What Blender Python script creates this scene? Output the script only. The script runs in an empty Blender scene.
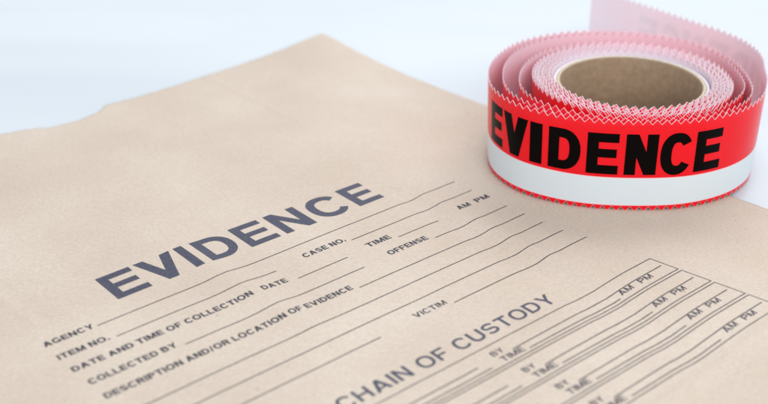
import bpy, bmesh, math, random
from mathutils import Vector, geometry, noise

random.seed(7)
S = 0.001                      # everything below is written in millimetres
scene = bpy.context.scene
C = scene.collection

# ------------------------------------------------------------------ camera
cam_d = bpy.data.cameras.new('camera')
cam = bpy.data.objects.new('camera', cam_d); C.objects.link(cam)
cam.location = (0, 0, 0.261)
cam.rotation_euler = (math.radians(90 - 27.8), 0, 0)
cam_d.sensor_width = 36; cam_d.lens = 54.42
cam_d.clip_start = 0.01; cam_d.clip_end = 50
cam_d.dof.use_dof = True
cam_d.dof.focus_distance = 0.522
cam_d.dof.aperture_fstop = 7.0
scene.camera = cam

# ------------------------------------------------------------------ light
world = bpy.data.worlds.new('World'); scene.world = world; world.use_nodes = True
wn = world.node_tree; wn.nodes.clear()
wo = wn.nodes.new('ShaderNodeOutputWorld'); wb = wn.nodes.new('ShaderNodeBackground')
wb.inputs['Color'].default_value = (0.90, 0.95, 1.0, 1); wb.inputs['Strength'].default_value = 0.80
wn.links.new(wb.outputs[0], wo.inputs[0])

def area(name, loc, target, sx, sy, power, col):
    d = bpy.data.lights.new(name, 'AREA'); d.shape = 'RECTANGLE'; d.size = sx; d.size_y = sy
    d.energy = power; d.color = col
    o = bpy.data.objects.new(name, d); C.objects.link(o); o.location = loc
    o.rotation_euler = (Vector(target) - Vector(loc)).to_track_quat('-Z', 'Y').to_euler()
    return o
area('window_light', (0.55, 1.65, 1.25), (0.05, 0.5, 0), 1.5, 0.9, 20.0, (0.96, 0.98, 1.0))
area('front_fill_light', (0.35, -0.85, 0.85), (0.1, 0.5, 0), 1.0, 0.8, 12.5, (1.0, 0.97, 0.94))  # unseen front fill, added to brighten the red face of the tape

scene.view_settings.view_transform = 'Standard'
scene.view_settings.look = 'None'
scene.view_settings.exposure = 0.0
scene.view_settings.gamma = 1.0
scene.render.engine = 'CYCLES'
scene.cycles.max_bounces = 10
scene.cycles.transparent_max_bounces = 24

# ------------------------------------------------------------------ materials
def new_mat(name):
    m = bpy.data.materials.new(name); m.use_nodes = True
    nt = m.node_tree; b = nt.nodes['Principled BSDF']
    return m, nt, b
def N(nt, t, **kw):
    n = nt.nodes.new(t)
    for k, v in kw.items():
        if k in n.inputs: n.inputs[k].default_value = v
        else: setattr(n, k, v)
    return n
def ramp(nt, stops):
    r = nt.nodes.new('ShaderNodeValToRGB')
    e = r.color_ramp.elements
    e[0].position, e[0].color = stops[0][0], (*stops[0][1], 1)
    e[1].position, e[1].color = stops[-1][0], (*stops[-1][1], 1)
    for p, c in stops[1:-1]:
        k = e.new(p); k.color = (*c, 1)
    return r

def mat_table():
    m, nt, b = new_mat('white_laminate'); L = nt.links.new
    tc = N(nt, 'ShaderNodeTexCoord'); mp = N(nt, 'ShaderNodeMapping')
    mp.inputs['Scale'].default_value = (2.2, 9, 1)
    n = N(nt, 'ShaderNodeTexNoise', Scale=1.0, Detail=2.0)
    L(tc.outputs['Object'], mp.inputs[0]); L(mp.outputs[0], n.inputs['Vector'])
    r = ramp(nt, [(0.35, (0.59, 0.64, 0.685)), (0.65, (0.66, 0.705, 0.745))])
    L(n.outputs['Fac'], r.inputs[0]); L(r.outputs[0], b.inputs['Base Color'])
    b.inputs['Roughness'].default_value = 0.28
    return m
def mat_paper():
    m, nt, b = new_mat('kraft_paper'); L = nt.links.new
    tc = N(nt, 'ShaderNodeTexCoord')
    big = N(nt, 'ShaderNodeTexNoise', Scale=14.0, Detail=3.0)
    mid = N(nt, 'ShaderNodeTexNoise', Scale=900.0, Detail=4.0, Roughness=0.7)
    mp = N(nt, 'ShaderNodeMapping'); mp.inputs['Rotation'].default_value = (0, 0, math.radians(40))
    mp.inputs['Scale'].default_value = (600, 2400, 600)
    fib = N(nt, 'ShaderNodeTexNoise', Scale=1.0, Detail=4.0, Roughness=0.65)
    for t in (big, mid): L(tc.outputs['Object'], t.inputs['Vector'])
    L(tc.outputs['Object'], mp.inputs[0]); L(mp.outputs[0], fib.inputs['Vector'])
    base = ramp(nt, [(0.3, (0.600, 0.500, 0.412)), (0.7, (0.680, 0.590, 0.505))])
    L(big.outputs['Fac'], base.inputs[0])
    mx = N(nt, 'ShaderNodeMix', data_type='RGBA', blend_type='MULTIPLY'); mx.inputs[0].default_value = 1
    g = ramp(nt, [(0.3, (0.90, 0.89, 0.875)), (0.62, (1.0, 1.0, 1.0))])
    L(mid.outputs['Fac'], g.inputs[0]); L(base.outputs[0], mx.inputs[6]); L(g.outputs[0], mx.inputs[7])
    mx2 = N(nt, 'ShaderNodeMix', data_type='RGBA', blend_type='MULTIPLY'); mx2.inputs[0].default_value = 1
    g2 = ramp(nt, [(0.3, (0.84, 0.82, 0.80)), (0.6, (1.0, 1.0, 1.0))])
    L(fib.outputs['Fac'], g2.inputs[0]); L(mx.outputs[2], mx2.inputs[6]); L(g2.outputs[0], mx2.inputs[7])
    # rare dark pulp specks
    vo = N(nt, 'ShaderNodeTexVoronoi', Scale=75.0); L(tc.outputs['Object'], vo.inputs['Vector'])
    sp = ramp(nt, [(0.025, (0.62, 0.52, 0.47)), (0.05, (1, 1, 1))]); L(vo.outputs['Distance'], sp.inputs[0])
    mx3 = N(nt, 'ShaderNodeMix', data_type='RGBA', blend_type='MULTIPLY'); mx3.inputs[0].default_value = 0.6
    L(mx2.outputs[2], mx3.inputs[6]); L(sp.outputs[0], mx3.inputs[7])
    L(mx3.outputs[2], b.inputs['Base Color'])
    b.inputs['Roughness'].default_value = 0.72
    b.inputs['Specular IOR Level'].default_value = 0.25
    ad = N(nt, 'ShaderNodeMath', operation='ADD'); L(mid.outputs['Fac'], ad.inputs[0]); L(fib.outputs['Fac'], ad.inputs[1])
    bp = N(nt, 'ShaderNodeBump', Strength=0.5, Distance=0.00007); L(ad.outputs[0], bp.inputs['Height'])
    L(bp.outputs[0], b.inputs['Normal'])
    return m
def mat_ink(name, col, worn=(0.62, 0.53, 0.46), amt=0.35):
    m, nt, b = new_mat(name); L = nt.links.new
    tc = N(nt, 'ShaderNodeTexCoord')
    n = N(nt, 'ShaderNodeTexNoise', Scale=900.0, Detail=4.0, Roughness=0.7); L(tc.outputs['Object'], n.inputs['Vector'])
    r = ramp(nt, [(0.38, col), (0.80, tuple(c + (w - c) * amt for c, w in zip(col, worn)))])
    L(n.outputs['Fac'], r.inputs[0]); L(r.outputs[0], b.inputs['Base Color'])
    b.inputs['Roughness'].default_value = 0.6; b.inputs['Specular IOR Level'].default_value = 0.3
    return m
def mat_film(name, col, rough, transl, transp, tcol=None, spec=0.5, var=0.0):
    m, nt, b = new_mat(name); L = nt.links.new
    b.inputs['Base Color'].default_value = (*col, 1); b.inputs['Roughness'].default_value = rough
    b.inputs['Specular IOR Level'].default_value = spec
    if var:
        tc = N(nt, 'ShaderNodeTexCoord')
        n = N(nt, 'ShaderNodeTexNoise', Scale=60.0, Detail=3.0); L(tc.outputs['Object'], n.inputs['Vector'])
        r = ramp(nt, [(0.3, tuple(c * (1 - var) for c in col)), (0.7, col)])
        L(n.outputs['Fac'], r.inputs[0]); L(r.outputs[0], b.inputs['Base Color'])
        bp = N(nt, 'ShaderNodeBump', Strength=0.4, Distance=0.0006); L(n.outputs['Fac'], bp.inputs['Height'])
        L(bp.outputs[0], b.inputs['Normal'])
    out = nt.nodes['Material Output']; cur = b.outputs[0]
    if transl:
        t = N(nt, 'ShaderNodeBsdfTranslucent'); t.inputs['Color'].default_value = (*(tcol or col), 1)
        x = N(nt, 'ShaderNodeMixShader'); x.inputs[0].default_value = transl
        L(cur, x.inputs[1]); L(t.outputs[0], x.inputs[2]); cur = x.outputs[0]
    if transp:
        t = N(nt, 'ShaderNodeBsdfTransparent'); t.inputs['Color'].default_value = (*(tcol or col), 1)
        x = N(nt, 'ShaderNodeMixShader'); x.inputs[0].default_value = transp
        L(cur, x.inputs[1]); L(t.outputs[0], x.inputs[2]); cur = x.outputs[0]
    L(cur, out.inputs['Surface'])
    return m

M_table = mat_table(); M_paper = mat_paper()
M_head = mat_ink('slate_ink', (0.040, 0.045, 0.082), amt=0.12)
M_label = mat_ink('label_ink', (0.022, 0.022, 0.042), amt=0.12)
M_line = mat_ink('line_ink', (0.018, 0.014, 0.026), amt=0.12)
M_edge = mat_film('pale_film_edge', (0.96, 0.84, 0.89), 0.35, 0.35, 0.0)
M_edger = mat_film('red_cut_edge', (0.92, 0.36, 0.38), 0.35, 0.2, 0.0)
M_inner_tail = mat_film('pale_lilac_adhesive_side', (0.93, 0.87, 0.94), 0.4, 0.08, 0.03, (1.0, 0.90, 0.96))
M_red = mat_film('red_film', (0.92, 0.003, 0.012), 0.20, 0.12, 0.42, (1.0, 0.66, 0.74), spec=0.32, var=0.04)
M_redc = mat_film('red_film_coiled', (0.98, 0.004, 0.008), 0.20, 0.22, 0.0, (1.0, 0.40, 0.52), spec=0.20, var=0.04)
M_pline = mat_film('pink_stripe_border', (0.92, 0.52, 0.55), 0.3, 0.0, 0.0)
M_white = mat_film('white_write_on_stripe', (0.74, 0.82, 0.86), 0.34, 0.1, 0.0)
M_inner = mat_film('pink_adhesive_side', (0.94, 0.82, 0.93), 0.4, 0.12, 0.0, (1.0, 0.85, 0.92))
M_black = mat_film('black_tape_print', (0.002, 0.001, 0.001), 0.2, 0.0, 0.0, spec=0.06)
def mat_core(name, c1, c2, sc):
    m, nt, b = new_mat(name); L = nt.links.new
    tc = N(nt, 'ShaderNodeTexCoord')
    n = N(nt, 'ShaderNodeTexNoise', Scale=sc, Detail=5.0, Roughness=0.65); L(tc.outputs['Object'], n.inputs['Vector'])
    r = ramp(nt, [(0.3, c1), (0.7, c2)]); L(n.outputs['Fac'], r.inputs[0]); L(r.outputs[0], b.inputs['Base Color'])
    b.inputs['Roughness'].default_value = 0.75; b.inputs['Specular IOR Level'].default_value = 0.25
    bp = N(nt, 'ShaderNodeBump', Strength=0.5, Distance=0.0002); L(n.outputs['Fac'], bp.inputs['Height']); L(bp.outputs[0], b.inputs['Normal'])
    return m
M_core = mat_core('brown_cardboard', (0.31, 0.215, 0.14), (0.41, 0.295, 0.20), 330)
M_rim = mat_core('cream_board_rim', (0.52, 0.43, 0.32), (0.64, 0.54, 0.42), 500)
M_liner = mat_core('clear_liner', (0.72, 0.66, 0.68), (0.82, 0.77, 0.79), 700)

# ------------------------------------------------------------------ helpers
def link(name, me, parent=None):
    o = bpy.data.objects.new(name, me); C.objects.link(o)
    if parent: o.parent = parent
    return o
def mesh_obj(name, verts, faces, mats, parent=None, fm=None, smooth=True):
    me = bpy.data.meshes.new(name)
    me.from_pydata([tuple(c * S for c in v) for v in verts], [], faces)
    for m in (mats if isinstance(mats, (list, tuple)) else [mats]): me.materials.append(m)
    if fm: me.polygons.foreach_set('material_index', fm)
    me.polygons.foreach_set('use_smooth', [smooth] * len(faces))
    me.update()
    return link(name, me, parent)
def thing(name, label, cat, loc=(0, 0, 0)):
    o = bpy.data.objects.new(name, None); C.objects.link(o)
    o.empty_display_size = 0.02
    o.location = tuple(c * S for c in loc); o['label'] = label; o['category'] = cat
    return o

# ------------------------------------------------------------------ table
bm = bmesh.new()
bmesh.ops.create_cube(bm, size=1)
for v in bm.verts:
    v.co = Vector((v.co.x * 3.2, 1.6 + v.co.y * 4.4, -0.02 + v.co.z * 0.04))
bmesh.ops.bevel(bm, geom=[e for e in bm.edges], offset=0.004, segments=3, affect='EDGES')
me = bpy.data.meshes.new('table'); bm.to_mesh(me); bm.free(); me.materials.append(M_table)
tb = link('table', me); tb['kind'] = 'structure'

# ------------------------------------------------------------------ evidence bag
OX, OY = -110.25, 406.93                 # corner of the heading's first letter
EU = (0.76233, 0.64719); EV = (0.64719, -0.76233)   # along the print / down the page
def sstep(a, b, x):
    t = min(1, max(0, (x - a) / (b - a))); return t * t * (3 - 2 * t)
def gs(x, s): return math.exp(-(x / s) ** 2)
CU, CV = 251.0, -184.0
def bag_z(u, v):
    z = 1.0
    z += (1.0 + 0.006 * max(0, min(v, 80))) * gs(u - 43 - 0.10 * v, 8.0) * sstep(-60, 0, v) * (1 - 0.95 * sstep(50, 82, v))
    a = (0.45 + 0.55 * sstep(60, 120, v)) * sstep(-70, 10, v)
    b = (0.25 + 1.0 * sstep(30, 120, v)) * sstep(-70, 10, v)
    d = 0.02 * v
    z -= (1.15 - 0.3 * sstep(95, 125, v)) * a * gs(u - 150 + 0.045 * max(0, v - 50) - d, 5.0 + 2.5 * sstep(80, 130, v))
    z += (0.45 + 0.25 * sstep(30, 90, v)) * gs(u - 160 - d, 4.5) * sstep(-20, 20, v) * (1 - sstep(95, 125, v))
    z += b * (sstep(151 + d, 176 + d, u) - 0.6 * sstep(205, 240, u))
    dd = math.hypot(u - CU, v - CV)
    z += 7.0 * math.exp(-(dd / 40.0) ** 1.35)
    z += 0.95 * gs(v - 191 + 0.05 * (u - 116), 4.0) * sstep(40, 90, u)
    z += 0.35 * gs(u - 163 - 0.02 * (v + 180), 1.6) * sstep(-60, -110, v) if v < -60 else 0.0
    z += 0.55 * (gs(u + 34 - 0.1 * v, 2.6) - 0.7 * gs(u + 28 - 0.1 * v, 4)) * sstep(-95, -35, v) * (1 - sstep(-12, 8, v))
    z += 0.8 * gs(u - 92 + 0.1 * (v + 185), 16) * gs(v + 180, 26)          # puckered mouth
    z += 0.42 * noise.noise(Vector((u * 0.021, v * 0.012, 3.1))) + 0.10 * noise.noise(Vector((u * 0.07, v * 0.03, 8.0)))
    return max(z, 0.45)
def uv2w(u, v, off=0.0):
    return (OX + EU[0] * u + EV[0] * v, OY + EU[1] * u + EV[1] * v, bag_z(u, v) + off)
def interp(tab, x):
    if x <= tab[0][0]: return tab[0][1]
    for (a, fa), (b, fb) in zip(tab, tab[1:]):
        if x <= b: return fa + (fb - fa) * (x - a) / (b - a)
    return tab[-1][1]
TOP = [(-125, -192), (-40, -190), (20, -189), (33, -188.5), (45, -186), (51, -183.5), (58, -179.5), (73, -177.5), (84, -179), (89, -180), (92.5, -184.5), (95, -185.6), (120, -186.5), (165, -188.5), (210, -189), (251, -188.2)]
RIGHT = [(-190, 251.5), (-116, 256.2), (-43, 260.7), (30, 265), (104, 270.8), (130, 273.3), (340, 285)]

bag = thing('evidence_bag', 'tan kraft paper evidence bag with dark blue printed form lying flat under the tape roll', 'paper bag', (OX, OY, 0))
def bagpart(name, verts, faces, mats, **k):
    o = mesh_obj(name, [(x - OX, y - OY, z) for x, y, z in verts], faces, mats, parent=bag, **k)
    return o
nu, nv = 270, 350
verts = []; faces = []
def bag_uv(i, j):
    fu, fv = i / nu, j / nv
    v = -188 + (335 + 188) * fv
    ur = interp(RIGHT, v) + 0.35 * noise.noise(Vector((v * 0.15, 1, 1)))
    u = -122 + (ur + 122) * fu
    t = interp(TOP, u) + 0.45 * noise.noise(Vector((u * 0.22, 5, 2))) + 0.25 * math.sin(u * 1.05)
    v = t + (335 - t) * fv
    return u, v
for j in range(nv + 1):
    for i in range(nu + 1):
        verts.append(uv2w(*bag_uv(i, j)))
W = nu + 1
for j in range(nv):
    for i in range(nu):
        a = j * W + i; faces.append((a, a + W, a + W + 1, a + 1))
n0 = len(verts)
for j in range(nv + 1):                    # underside, a thin double sheet
    for i in range(nu + 1):
        x, y, z = verts[j * W + i]
        verts.append((x, y, max(0.06, z - 0.45)))
for j in range(nv):
    for i in range(nu):
        a = n0 + j * W + i; faces.append((a, a + 1, a + W + 1, a + W))
for i in range(nu):
    faces.append((i, i + 1, n0 + i + 1, n0 + i)); a = nv * W + i; faces.append((a + 1, a, n0 + a, n0 + a + 1))
for j in range(nv):
    a = j * W; faces.append((a + W, a, n0 + a, n0 + a + W)); a += nu; faces.append((a, a + W, n0 + a + W, n0 + a))
sheet = bagpart('paper_sheet', verts, faces, M_paper)

# ---- lettering: each glyph is a list of outline polygons in a W x 1 box
def ribbon(pts, th, closed=False):
    n = len(pts); Lp = []; Rp = []
    for i in range(n):
        if closed: a, b = pts[(i - 1) % n], pts[(i + 1) % n]
        else: a, b = pts[max(0, i - 1)], pts[min(n - 1, i + 1)]
        dx, dy = b[0] - a[0], b[1] - a[1]; l = math.hypot(dx, dy) or 1
        t = th(i / (n - 1)) if callable(th) else th
        Lp.append((pts[i][0] - dy / l * t / 2, pts[i][1] + dx / l * t / 2)); Rp.append((pts[i][0] + dy / l * t / 2, pts[i][1] - dx / l * t / 2))
    if closed:
        h = n // 2
        return [Lp[:h + 1] + Rp[:h + 1][::-1], Lp[h:] + [Lp[0]] + [Rp[0]] + Rp[h:][::-1]]
    return [Lp + Rp[::-1]]
def sup(cx, cy, rx, ry, a0, a1, n=28, e=2.35):
    r = []
    for i in range(n + 1):
        a = math.radians(a0 + (a1 - a0) * i / n); c, s = math.cos(a), math.sin(a)
        r.append((cx + rx * math.copysign(abs(c) ** (2 / e), c), cy + ry * math.copysign(abs(s) ** (2 / e), s)))
    return r
def rect(x0, y0, x1, y1): return [(x0, y0), (x1, y0), (x1, y1), (x0, y1)]
def glyph(ch, W, s, h):
    """s: stem width, h: bar thickness (both in cap heights)"""
    mid = 0.5
    if ch == 'E': return [rect(0, 0, s, 1), rect(s * .5, 0, W, h), rect(s * .5, 1 - h, W * .98, 1), rect(s * .5, mid - h * .42, W * .93, mid + h * .55)]
    if ch == 'F': return [rect(0, 0, s, 1), rect(s * .5, 1 - h, W, 1), rect(s * .5, mid - h * .55, W * .9, mid + h * .4)]
    if ch == 'L': return [rect(0, 0, s, 1), rect(s * .5, 0, W, h)]
    if ch == 'I': return [rect(0, 0, W, 1)]
    if ch == 'T': return [rect(0, 1 - h, W, 1), rect(W / 2 - s / 2, 0, W / 2 + s / 2, 1 - h * .5)]
    if ch == 'H': return [rect(0, 0, s, 1), rect(W - s, 0, W, 1), rect(s * .5, mid - h / 2, W - s * .5, mid + h / 2)]
    if ch in 'VA':
        sx = s * 1.12; bt = s * .56
        b = 1 - (W / 2 - sx) / (W / 2 - bt)
        v = [(0, 1), (W / 2 - bt, 0), (W / 2 + bt, 0), (W, 1), (W - sx, 1), (W / 2, b), (sx, 1)]
        if ch == 'V': return [v]
        y0 = .20; f = lambda y: (W / 2 - bt) * y
        return [[(x, 1 - y) for x, y in v], [(f(y0) + s * .3, y0), (W - f(y0) - s * .3, y0), (W - f(y0 + h * .9) - s * .3, y0 + h * .9), (f(y0 + h * .9) + s * .3, y0 + h * .9)]]
    if ch == 'N':
        return [rect(0, 0, s, 1), rect(W - s, 0, W, 1), [(0, 1), (s * 1.08, 1), (W, 0), (W - s * 1.08, 0)]]
    if ch == 'M':
        t = s * .9
        return [rect(0, 0, t, 1), rect(W - t, 0, W, 1), [(0, 1), (t * 1.25, 1), (W / 2 + t * .45, 0), (W / 2 - t * .45, 0)], [(W, 1), (W - t * 1.25, 1), (W / 2 - t * .45, 0), (W / 2 + t * .45, 0)]]
    if ch == 'Y':
        sx = s * 1.2
        return [[(0, 1), (W / 2 - s / 2, .40), (W / 2 + s / 2, .40), (W, 1), (W - sx, 1), (W / 2, .58), (sx, 1)], rect(W / 2 - s / 2, 0, W / 2 + s / 2, .45)]
    if ch == 'O': return ribbon(sup(W / 2, .5, W / 2 - s / 2, .5 - h / 2 + .012, 0, 360, 48)[:-1], lambda t: h + (s - h) * abs(math.cos(t * 2 * math.pi)) ** 1.5, True)
    if ch in 'CG':
        pts = sup(W / 2 + W * .015, .5, W / 2 - s / 2 + W * .015, .5 - h / 2 + .012, 33, 327, 44)
        if ch == 'C': return ribbon(pts, lambda t: h + (s - h) * gs((t - .5) / .28, 1))
        pts = sup(W / 2, .5, W / 2 - s / 2, .5 - h / 2 + .012, 38, 325, 44)
        return ribbon(pts, h * .5 + s * .5) + [rect(W - s, .06, W, .50), rect(W * .54, .50 - h * .85, W - s * .3, .50)]
    if ch == 'D':
        pts = [(s * .4, 1 - h / 2)] + sup(W * .42, .5, W * .58 - s / 2, .5 - h / 2, 90, -90, 30) + [(s * .4, h / 2)]
        return [rect(0, 0, s, 1)] + ribbon(pts, lambda t: h + (s - h) * gs((t - .5) / .25, 1))
    def bowl(y0, y1, w):
        ry = (y1 - y0 - h) / 2
        return ribbon([(s * .4, y1 - h / 2)] + sup(w * .5, (y0 + y1) / 2, w * .5 - s / 2, ry, 90, -90, 20) + [(s * .4, y0 + h / 2)], h * .6 + s * .4)
    if ch == 'P': return [rect(0, 0, s, 1)] + bowl(.38, 1, W)
    if ch == 'R': return [rect(0, 0, s, 1)] + bowl(.42, 1, W) + [[(W * .48, .46), (W * .48 + s, .50), (W, 0), (W - s * 1.15, 0)]]
    if ch == 'B': return [rect(0, 0, s, 1)] + bowl(.47, 1, W * .95) + bowl(0, .47 + h, W)
    if ch == 'U':
        pts = [(s / 2, 1), (s / 2, .6)] + sup(W / 2, .40, W / 2 - s / 2, .40 - h / 2 + .01, 180, 360, 26) + [(W - s / 2, .6), (W - s / 2, 1)]
        return ribbon(pts, s)
    if ch == 'S':
        q = (h + s) / 2; r1 = (1 - q) / 4 + .006
        top = sup(W / 2, 1 - q / 2 - r1, W / 2 - q / 2, r1, 22, 235, 22, 2.2)
        bot = sup(W / 2, q / 2 + r1, W / 2 - q / 2, r1, 55, -158, 22, 2.2)
        return ribbon(top + bot, q * .96)
    if ch == '.': return [rect(0, 0, s * 1.05, h * 1.2)]
    if ch == '/': return [[(0, -.02), (s * .8, -.02), (W, 1.02), (W - s * .8, 1.02)]]
    return []
WID = dict(E=.74, V=.92, I=0, D=.84, N=.84, C=.88, A=.92, G=.92, Y=.88, T=.78, M=.98, O=.96, L=.68, R=.84, P=.80, F=.70, B=.84, U=.84, S=.80, H=.84, W=1.2)
def layout(text, s, gap, space):
    x = 0; out = []
    for ch in text:
        if ch == ' ': x += space; continue
        w = {'I': s, '.': s, '/': .42}.get(ch, WID.get(ch, .8))
        if ch == 'I': w = s
        out.append((ch, x, w)); x += w + gap
    return out, x - gap
def triangulate(polys, step):
    """union of the outlines as small triangles (no overlaps)"""
    vs = []; fs = []
    for p in polys:
        ar = sum(a[0] * b[1] - b[0] * a[1] for a, b in zip(p, p[1:] + p[:1]))
        if ar < 0: p = p[::-1]
        q = []
        for a, b in zip(p, p[1:] + p[:1]):
            L = math.hypot(b[0] - a[0], b[1] - a[1])
            if L < 1e-5: continue
            k = max(1, int(L / step))
            for i in range(k): q.append((a[0] + (b[0] - a[0]) * i / k, a[1] + (b[1] - a[1]) * i / k))
        fs.append(list(range(len(vs), len(vs) + len(q)))); vs += q
    xs = [v[0] for v in vs]; ys = [v[1] for v in vs]
    x = min(xs) + step * .37
    while x < max(xs):
        y = min(ys) + step * .41
        while y < max(ys): vs.append((x, y)); y += step
        x += step
    r = geometry.delaunay_2d_cdt([Vector(v) for v in vs], [], fs, 0, 1e-5, True)
    return [tuple(v) for v in r[0]], [tuple(f) for f, o in zip(r[2], r[5]) if o]
def text_polys(text, x0, x1, y, cap, s, h, gap, space):
    lay, Wt = layout(text, s, gap, space)
    k = (x1 - x0) / Wt / cap                 # horizontal stretch to the measured length
    P = []
    for ch, x, w in lay:
        for p in glyph(ch, w, s, h):
            P.append([(x0 + (x + px) * cap * k, y + py * cap) for px, py in p])
    return P
def print_text(name, text, u0, u1, vb, cap, s, h, gap=.17, space=.34, mat=None, vb1=None):
    """vb/vb1: baseline (down the page is +v)"""
    if vb1 is None: vb1 = vb
    V, Fc = [], []
    lay_polys = text_polys(text, u0, u1, 0, cap, s, h, gap, space)
    v2, f2 = triangulate(lay_polys, 1.1)
    for (u, y) in v2:
        vv = vb + (vb1 - vb) * (u - u0) / (u1 - u0) - y
        V.append(uv2w(u, vv, 0.055))
    return bagpart(name, V, [f if True else f[::-1] for f in f2], mat or M_label)
def line_pts(pts, w=0.52, closed=False):
    """a thin printed rule through the (u, v) points, following the paper"""
    dense = []
    seq = pts + ([pts[0]] if closed else [])
    for a, b in zip(seq, seq[1:]):
        L = math.hypot(b[0] - a[0], b[1] - a[1]); k = max(1, int(L / 1.4))
        for i in range(k): dense.append((a[0] + (b[0] - a[0]) * i / k, a[1] + (b[1] - a[1]) * i / k))
    if not closed: dense.append(seq[-1])
    n = len(dense); V = []; Fc = []
    for i in range(n):
        if closed: a, b, c = dense[i - 1], dense[i], dense[(i + 1) % n]
        else: a, b, c = dense[max(i - 1, 0)], dense[i], dense[min(i + 1, n - 1)]
        def un(p, q):
            dx, dy = q[0] - p[0], q[1] - p[1]; l = math.hypot(dx, dy)
            return (dx / l, dy / l) if l > 1e-9 else None
        d1 = un(a, b); d2 = un(b, c); d1 = d1 or d2; d2 = d2 or d1
        nx, ny = -(d1[1] + d2[1]), d1[0] + d2[0]; l = math.hypot(nx, ny) or 1; nx /= l; ny /= l
        m = 1 / max(.5, nx * -d1[1] + ny * d1[0])
        ww = w / 2 * m * (1 + .12 * noise.noise(Vector((b[0] * .3, b[1], 4))))
        V.append(uv2w(b[0] + nx * ww, b[1] + ny * ww, 0.05)); V.append(uv2w(b[0] - nx * ww, b[1] - ny * ww, 0.05))
    for i in range(n - (0 if closed else 1)):
        a = 2 * i; b = 2 * ((i + 1) % n); Fc.append((a, a + 1, b + 1, b))
    return V, Fc
def rule(u0, u1, v, v1=None, w=0.52):
    V, Fc = line_pts([(u0, v), (u1, v if v1 is None else v1)], w)
    return bagpart('form_rule', V, Fc, M_line)

# heading, letter by letter at the measured spacing
HP = []
for ch, a, b in [('E', 0, 16.2), ('V', 18.0, 36.0), ('I', 38.1, 42.4), ('D', 46.4, 63.6), ('E', 67.0, 82.8), ('N', 86.2, 103.2), ('C', 106.8, 125.2), ('E', 128.6, 143.6)]:
    cap = 20.6; w = (b - a) / cap
    for p in glyph(ch, w, .212, .192): HP.append([(a + x * cap, y * cap) for x, y in p])
v2, f2 = triangulate(HP, 1.3)
bagpart('printed_heading', [uv2w(u, .4 + 1.2 * sstep(60, 140, u) - y * (1 - .03 * u / 143) , 0.055) for u, y in v2], f2, M_head)

LB = dict(gap=.12, space=.36, cap=3.55, s=.235, h=.20)
R = [12.3, 24.0, 35.2, 46.5, 57.9, 69.4, 80.8, 92.2]
def label(text, u0, u1, vb, **k):
    a = dict(LB); a.update(k)
    return print_text('form_label', text, u0, u1, vb, **a)
label('AGENCY', -38.7, -17.3, R[0] + .6); rule(-16.0, 180, R[0])
label('ITEM NO.', -38.2, -16.6, R[1] + .2); rule(-14, 63.2, R[1])
label('CASE NO.', 79.4, 102.6, R[1] - .5); rule(104.6, 180.2, R[1] + .4)
label('DATE AND TIME OF COLLECTION', -37.7, 44.4, R[2] - .4); label('DATE', 49.5, 62.2, R[2] - .6); rule(66.8, 93.8, R[2])
label('TIME', 106.6, 120.2, R[2] - .6); rule(122.9, 147.6, R[2] + .6)
label('AM', 161.6, 169.6, R[2] + .2); label('PM', 173.5, 182.0, R[2] + .2)
label('COLLECTED BY', -36.6, 1.0, R[3] - .6); rule(3.7, 94, R[3])
label('OFFENSE', 109.5, 132.4, R[3] - .5); rule(135.2, 181.5, R[3] + .5)
label('DESCRIPTION AND/OR LOCATION OF EVIDENCE', -36.2, 79.4, R[4] - .6); rule(81.8, 182.0, R[4] + .2)
rule(-36, 182.2, R[5]); rule(-36, 183.6, R[6]); rule(-36, 65, R[7] - .3)
label('VICTIM', 84.8, 102.0, R[7] - 1.4, s=.19, h=.16, cap=3.3); rule(104.4, 186.6, R[7])
print_text('printed_subheading', 'CHAIN OF CUSTODY', 25.0, 137.8, 118.9, 7.2, .182, .158, gap=.16, space=.42, mat=M_head)

for i in range(4):
    t = 123.2 + 15.05 * i; sh = 2.9 * i; ur = 192.6 + 2.6 * i
    V, Fc = line_pts([(-40, t), (ur, t), (ur + 2.3, t + 13.4), (-40, t + 13.4)], 0.48, closed=True)
    bx = bagpart('custody_box', V, Fc, M_line)
    def sub(o):
        o.parent = bx; o.matrix_parent_inverse.identity(); return o
    sub(rule(-36, 80.0 + .5 * i, t + 8.0, t + 7.9)); sub(rule(-36, 84.0 + .5 * i, t + 11.4)); 
    sub(rule(98.8 + 2.0 * i, 191.6 + 2.6 * i, t + 7.8, t + 6.8)); sub(rule(104.4 + 2.0 * i, 159.0 + 2.0 * i, t + 11.5, t + 11.4))
    for txt, a, b, vb, c in [('BY', 89.6 + 1.9 * i, 95.8 + 1.9 * i, t + 6.7, 3.0), ('TIME', 90.4 + 1.9 * i, 102.4 + 1.9 * i, t + 11.6, 3.1),
                          ('AM', 161.2 + 3.0 * i, 169.3 + 3.0 * i, t + 10.5, 3.05), ('PM', 174.0 + 3.0 * i, 182.0 + 3.0 * i, t + 10.5, 3.05)]:
        sub(label(txt, a, b, vb, cap=c, s=.19, h=.16))
sheet['label'] = 'tan kraft paper sheet'

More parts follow.
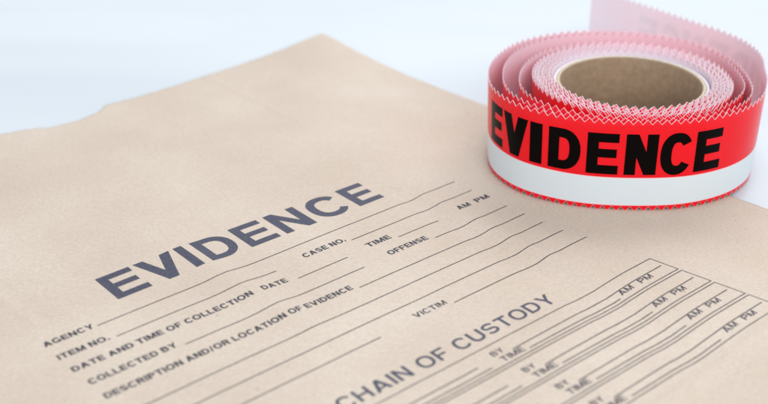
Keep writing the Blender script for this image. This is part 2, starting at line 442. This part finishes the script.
# ------------------------------------------------------------------ roll of tape
RX, RY, RZ = 120.9, 551.4, 1.02
roll = thing('tape_roll', 'roll of red evidence tape with white stripe, black lettering and pinked edges on the bag', 'tape roll', (RX, RY, 0))
cx0, cy0 = 2.0, -12.0
def lathe(name, prof, mat, seg=160, closed=True):
    V = []; Fc = []; n = len(prof)
    for k in range(seg):
        a = 2 * math.pi * k / seg
        for r, z in prof: V.append((cx0 + r * math.cos(a), cy0 + r * math.sin(a), z))
    for k in range(seg):
        k2 = (k + 1) % seg
        for j in range(n if closed else n - 1):
            j2 = (j + 1) % n; Fc.append((k * n + j, k2 * n + j, k2 * n + j2, k * n + j2))
    return V, Fc
V, Fc = lathe('c', [(35.0, 44.0), (34.7, 43.4), (34.7, 1.6), (35.2, 1.2), (36.6, 1.2), (36.6, 44.0)][::-1], M_core)
core = mesh_obj('cardboard_core', V, Fc, M_core, roll)
V, Fc = lathe('c', [(35.05, 44.02), (35.2, 44.3), (35.5, 44.4), (36.4, 44.4), (36.6, 44.3), (36.7, 44.02)][::-1], M_rim)
mesh_obj('core_rim', V, Fc, M_rim, core)
V, Fc = lathe('c', [(36.75, 44.0), (36.9, 44.3), (37.9, 44.5), (38.2, 44.2), (38.2, 1.3), (36.75, 1.3)][::-1], M_liner)
mesh_obj('core_liner', V, Fc, M_liner, core)

# plan of the strip: tight turns, then three slack turns and the loose tail
ctrl = []
TURNS = 18; r0, r1 = 38.7, 49.0; K = 16
for k in range(TURNS * K + 1):
    a = 2 * math.pi * k / K - 0.06
    r = r0 + (r1 - r0) * k / (TURNS * K) + 0.10 * math.sin(a * 3.3 + k * .01)
    ctrl.append((cx0 + r * math.cos(a), cy0 + r * math.sin(a)))
ctrl += [(48.3, 13), (38.2, 30), (22, 41), (2, 45), (-19, 42), (-37.5, 30), (-50, 9), (-54.2, -15), (-49, -34), (-37, -48), (-21, -56.6), (-3, -59.7), (16, -57.6), (33.5, -48.6), (47.5, -33), (56.2, -14),
         (56.3, 14), (47.5, 36.5), (28, 53.0), (2, 59.5), (-26, 54.5), (-47.5, 37), (-59, 12), (-61.8, -15), (-55.8, -34.5), (-43, -49.2), (-24.5, -59), (-3, -62.6), (19.0, -60.0), (38.5, -50), (53.2, -33), (59.6, -13),
         (59.2, 15), (49.8, 39.5), (29.5, 56.5), (2, 63.4), (-27, 59), (-51, 42.5), (-66, 14), (-68.6, -15), (-61.2, -36), (-47.5, -51), (-27, -61.8), (-3, -65.7), (21.5, -62.5), (43.5, -50.5), (59, -32.5), (68.2, -11)]
TAIL = [(72.2, 1), (75.2, 15), (75.6, 28), (72.2, 43), (64, 58.5), (52.5, 73.5), (39, 92), (25.5, 109.5), (14, 127), (6, 140), (1, 150)]
def settle(p):
    x, y = p
    t = (y + 68) / 8.3 * .4 if y < -59.7 else min(1, .4 + .6 * (y + 59.7) / 29.7)
    return (x, y - 6.0 * max(0, t))
NT = TURNS * K + 1
ctrl = ctrl[:NT] + [settle(p) for p in ctrl[NT:]] + TAIL
def cr(p0, p1, p2, p3, t):
    return tuple(.5 * (2 * b + (c - a) * t + (2 * a - 5 * b + 4 * c - d) * t * t + (3 * b - a - 3 * c + d) * t ** 3) for a, b, c, d in zip(p0, p1, p2, p3))
fine = []
for i in range(1, len(ctrl) - 2):
    for k in range(24): fine.append(cr(ctrl[i - 1], ctrl[i], ctrl[i + 1], ctrl[i + 2], k / 24))
cum = [0]
for a, b in zip(fine, fine[1:]): cum.append(cum[-1] + math.hypot(b[0] - a[0], b[1] - a[1]))
LT = cum[-1]
import bisect
def at(s):
    i = min(max(bisect.bisect_right(cum, s) - 1, 0), len(fine) - 2)
    t = (s - cum[i]) / (cum[i + 1] - cum[i])
    a, b = fine[i], fine[i + 1]
    i0, i1 = max(i - 2, 0), min(i + 3, len(fine) - 1)
    dx, dy = fine[i1][0] - fine[i0][0], fine[i1][1] - fine[i0][1]; l = math.hypot(dx, dy)
    return a[0] + (b[0] - a[0]) * t, a[1] + (b[1] - a[1]) * t, dy / l, -dx / l      # point, outward normal
S_LOOSE = cum[(TURNS * K - 1) * 24]

# front centre of the outermost turn: the last place where the strip crosses x = 0 with y < 0
front = [i for i in range(len(fine) - 1) if fine[i][0] <= 0 < fine[i + 1][0] and fine[i][1] < 0][-1]
S_FRONT = cum[front]
S_TAIL = S_FRONT + 86.0
PITCH = 4.4; AMP = 2.35
def thick(s): return 0.51 if s < S_LOOSE else 0.26
def lean(s, z): return 1.6 * (1 - z / 46.0) * min(1, max(0, (s - S_LOOSE) / 150))
def taper(x, z): return x * (1 - 0.022 * (1 - z / 46.0))
def tri(s):
    t = (s / PITCH) % 1.0; return abs(2 * t - 1)
def zshift(s):
    if s < S_LOOSE: return 0.35 * noise.noise(Vector((s * 0.004, 7, 1)))
    return 0.20 * noise.noise(Vector((s * 0.006, 2, 9)))
V = []; Fc = []; FM = []
nS = int(LT / (PITCH / 4)); prev = None
MATS = [M_edge, M_redc, M_pline, M_white, M_inner, M_red, M_edger, M_inner_tail]
for k in range(nS + 1):
    s = k * PITCH / 4
    if s > LT - .05: break
    x, y, nx, ny = at(s); t = thick(s) / 2; dz = zshift(s)
    lift = 0.0
    zb = 0.0 + 2.5 * (1 - tri(s)) + max(0, dz); zt = 46.6 - AMP * (1 - tri(s + PITCH * .5)) + dz
    outer = [zb, max(zb + .28, 0), 3.1, 3.35, 17.2, 17.5, zt - .23, zt]
    outer[1] = min(outer[1], 3.0)
    base = len(V)
    for z in outer: V.append((taper(x + nx * t, z), y + ny * t - lean(s, z), z + RZ))
    for z in (zt, 30.0, 17.3, 3.2, zb): V.append((taper(x - nx * t, z), y - ny * t - lean(s, z), z + RZ))
    n = 13
    if prev is not None:
        rd = 5 if s > S_TAIL else 1
        im = 7 if s > S_TAIL - 12 else 4
        mats = [6, rd, 2, 3, 2, rd, 0, 0, im, im, im, im, 6]
        for j in range(n):
            j2 = (j + 1) % n
            Fc.append((prev + j, base + j, base + j2, prev + j2)); FM.append(mats[j])
    else:
        Fc.append(tuple(range(base, base + n))[::-1]); FM.append(0)
    prev = base
Fc.append(tuple(range(prev, prev + 13))); FM.append(0)
tape = mesh_obj('wound_tape', V, Fc, MATS, roll, fm=FM)
try:
    tape.data.set_sharp_from_angle(angle=math.radians(35))
except Exception: pass

WORD = [('E', -86.4, -73.2), ('V', -72.2, -55.8), ('I', -54.6, -48.0), ('D', -44.8, -29.2), ('E', -26.3, -11.5), ('N', -8.6, 6.4), ('C', 7.8, 23.2), ('E', 25.0, 39.6)]
def tape_word(offset):
    P = []
    for ch, a, b in WORD:
        cap = 20.4
        st = 6.4 if ch == 'I' else 5.3
        for p in glyph(ch, (b - a) / cap, st / cap, 4.5 / cap): P.append([(a + x * cap, 19.0 + y * cap) for x, y in p])
    v2, f2 = triangulate(P, 1.4)
    V = []
    for s, z in v2:
        x, y, nx, ny = at(S_FRONT + offset + s); t = thick(S_FRONT + offset + s) / 2 + 0.035
        V.append((taper(x + nx * t, z), y + ny * t - lean(1e9, z), z + RZ))
    return mesh_obj('tape_lettering', V, f2, M_black, tape)
tape_word(0); tape_word(189)
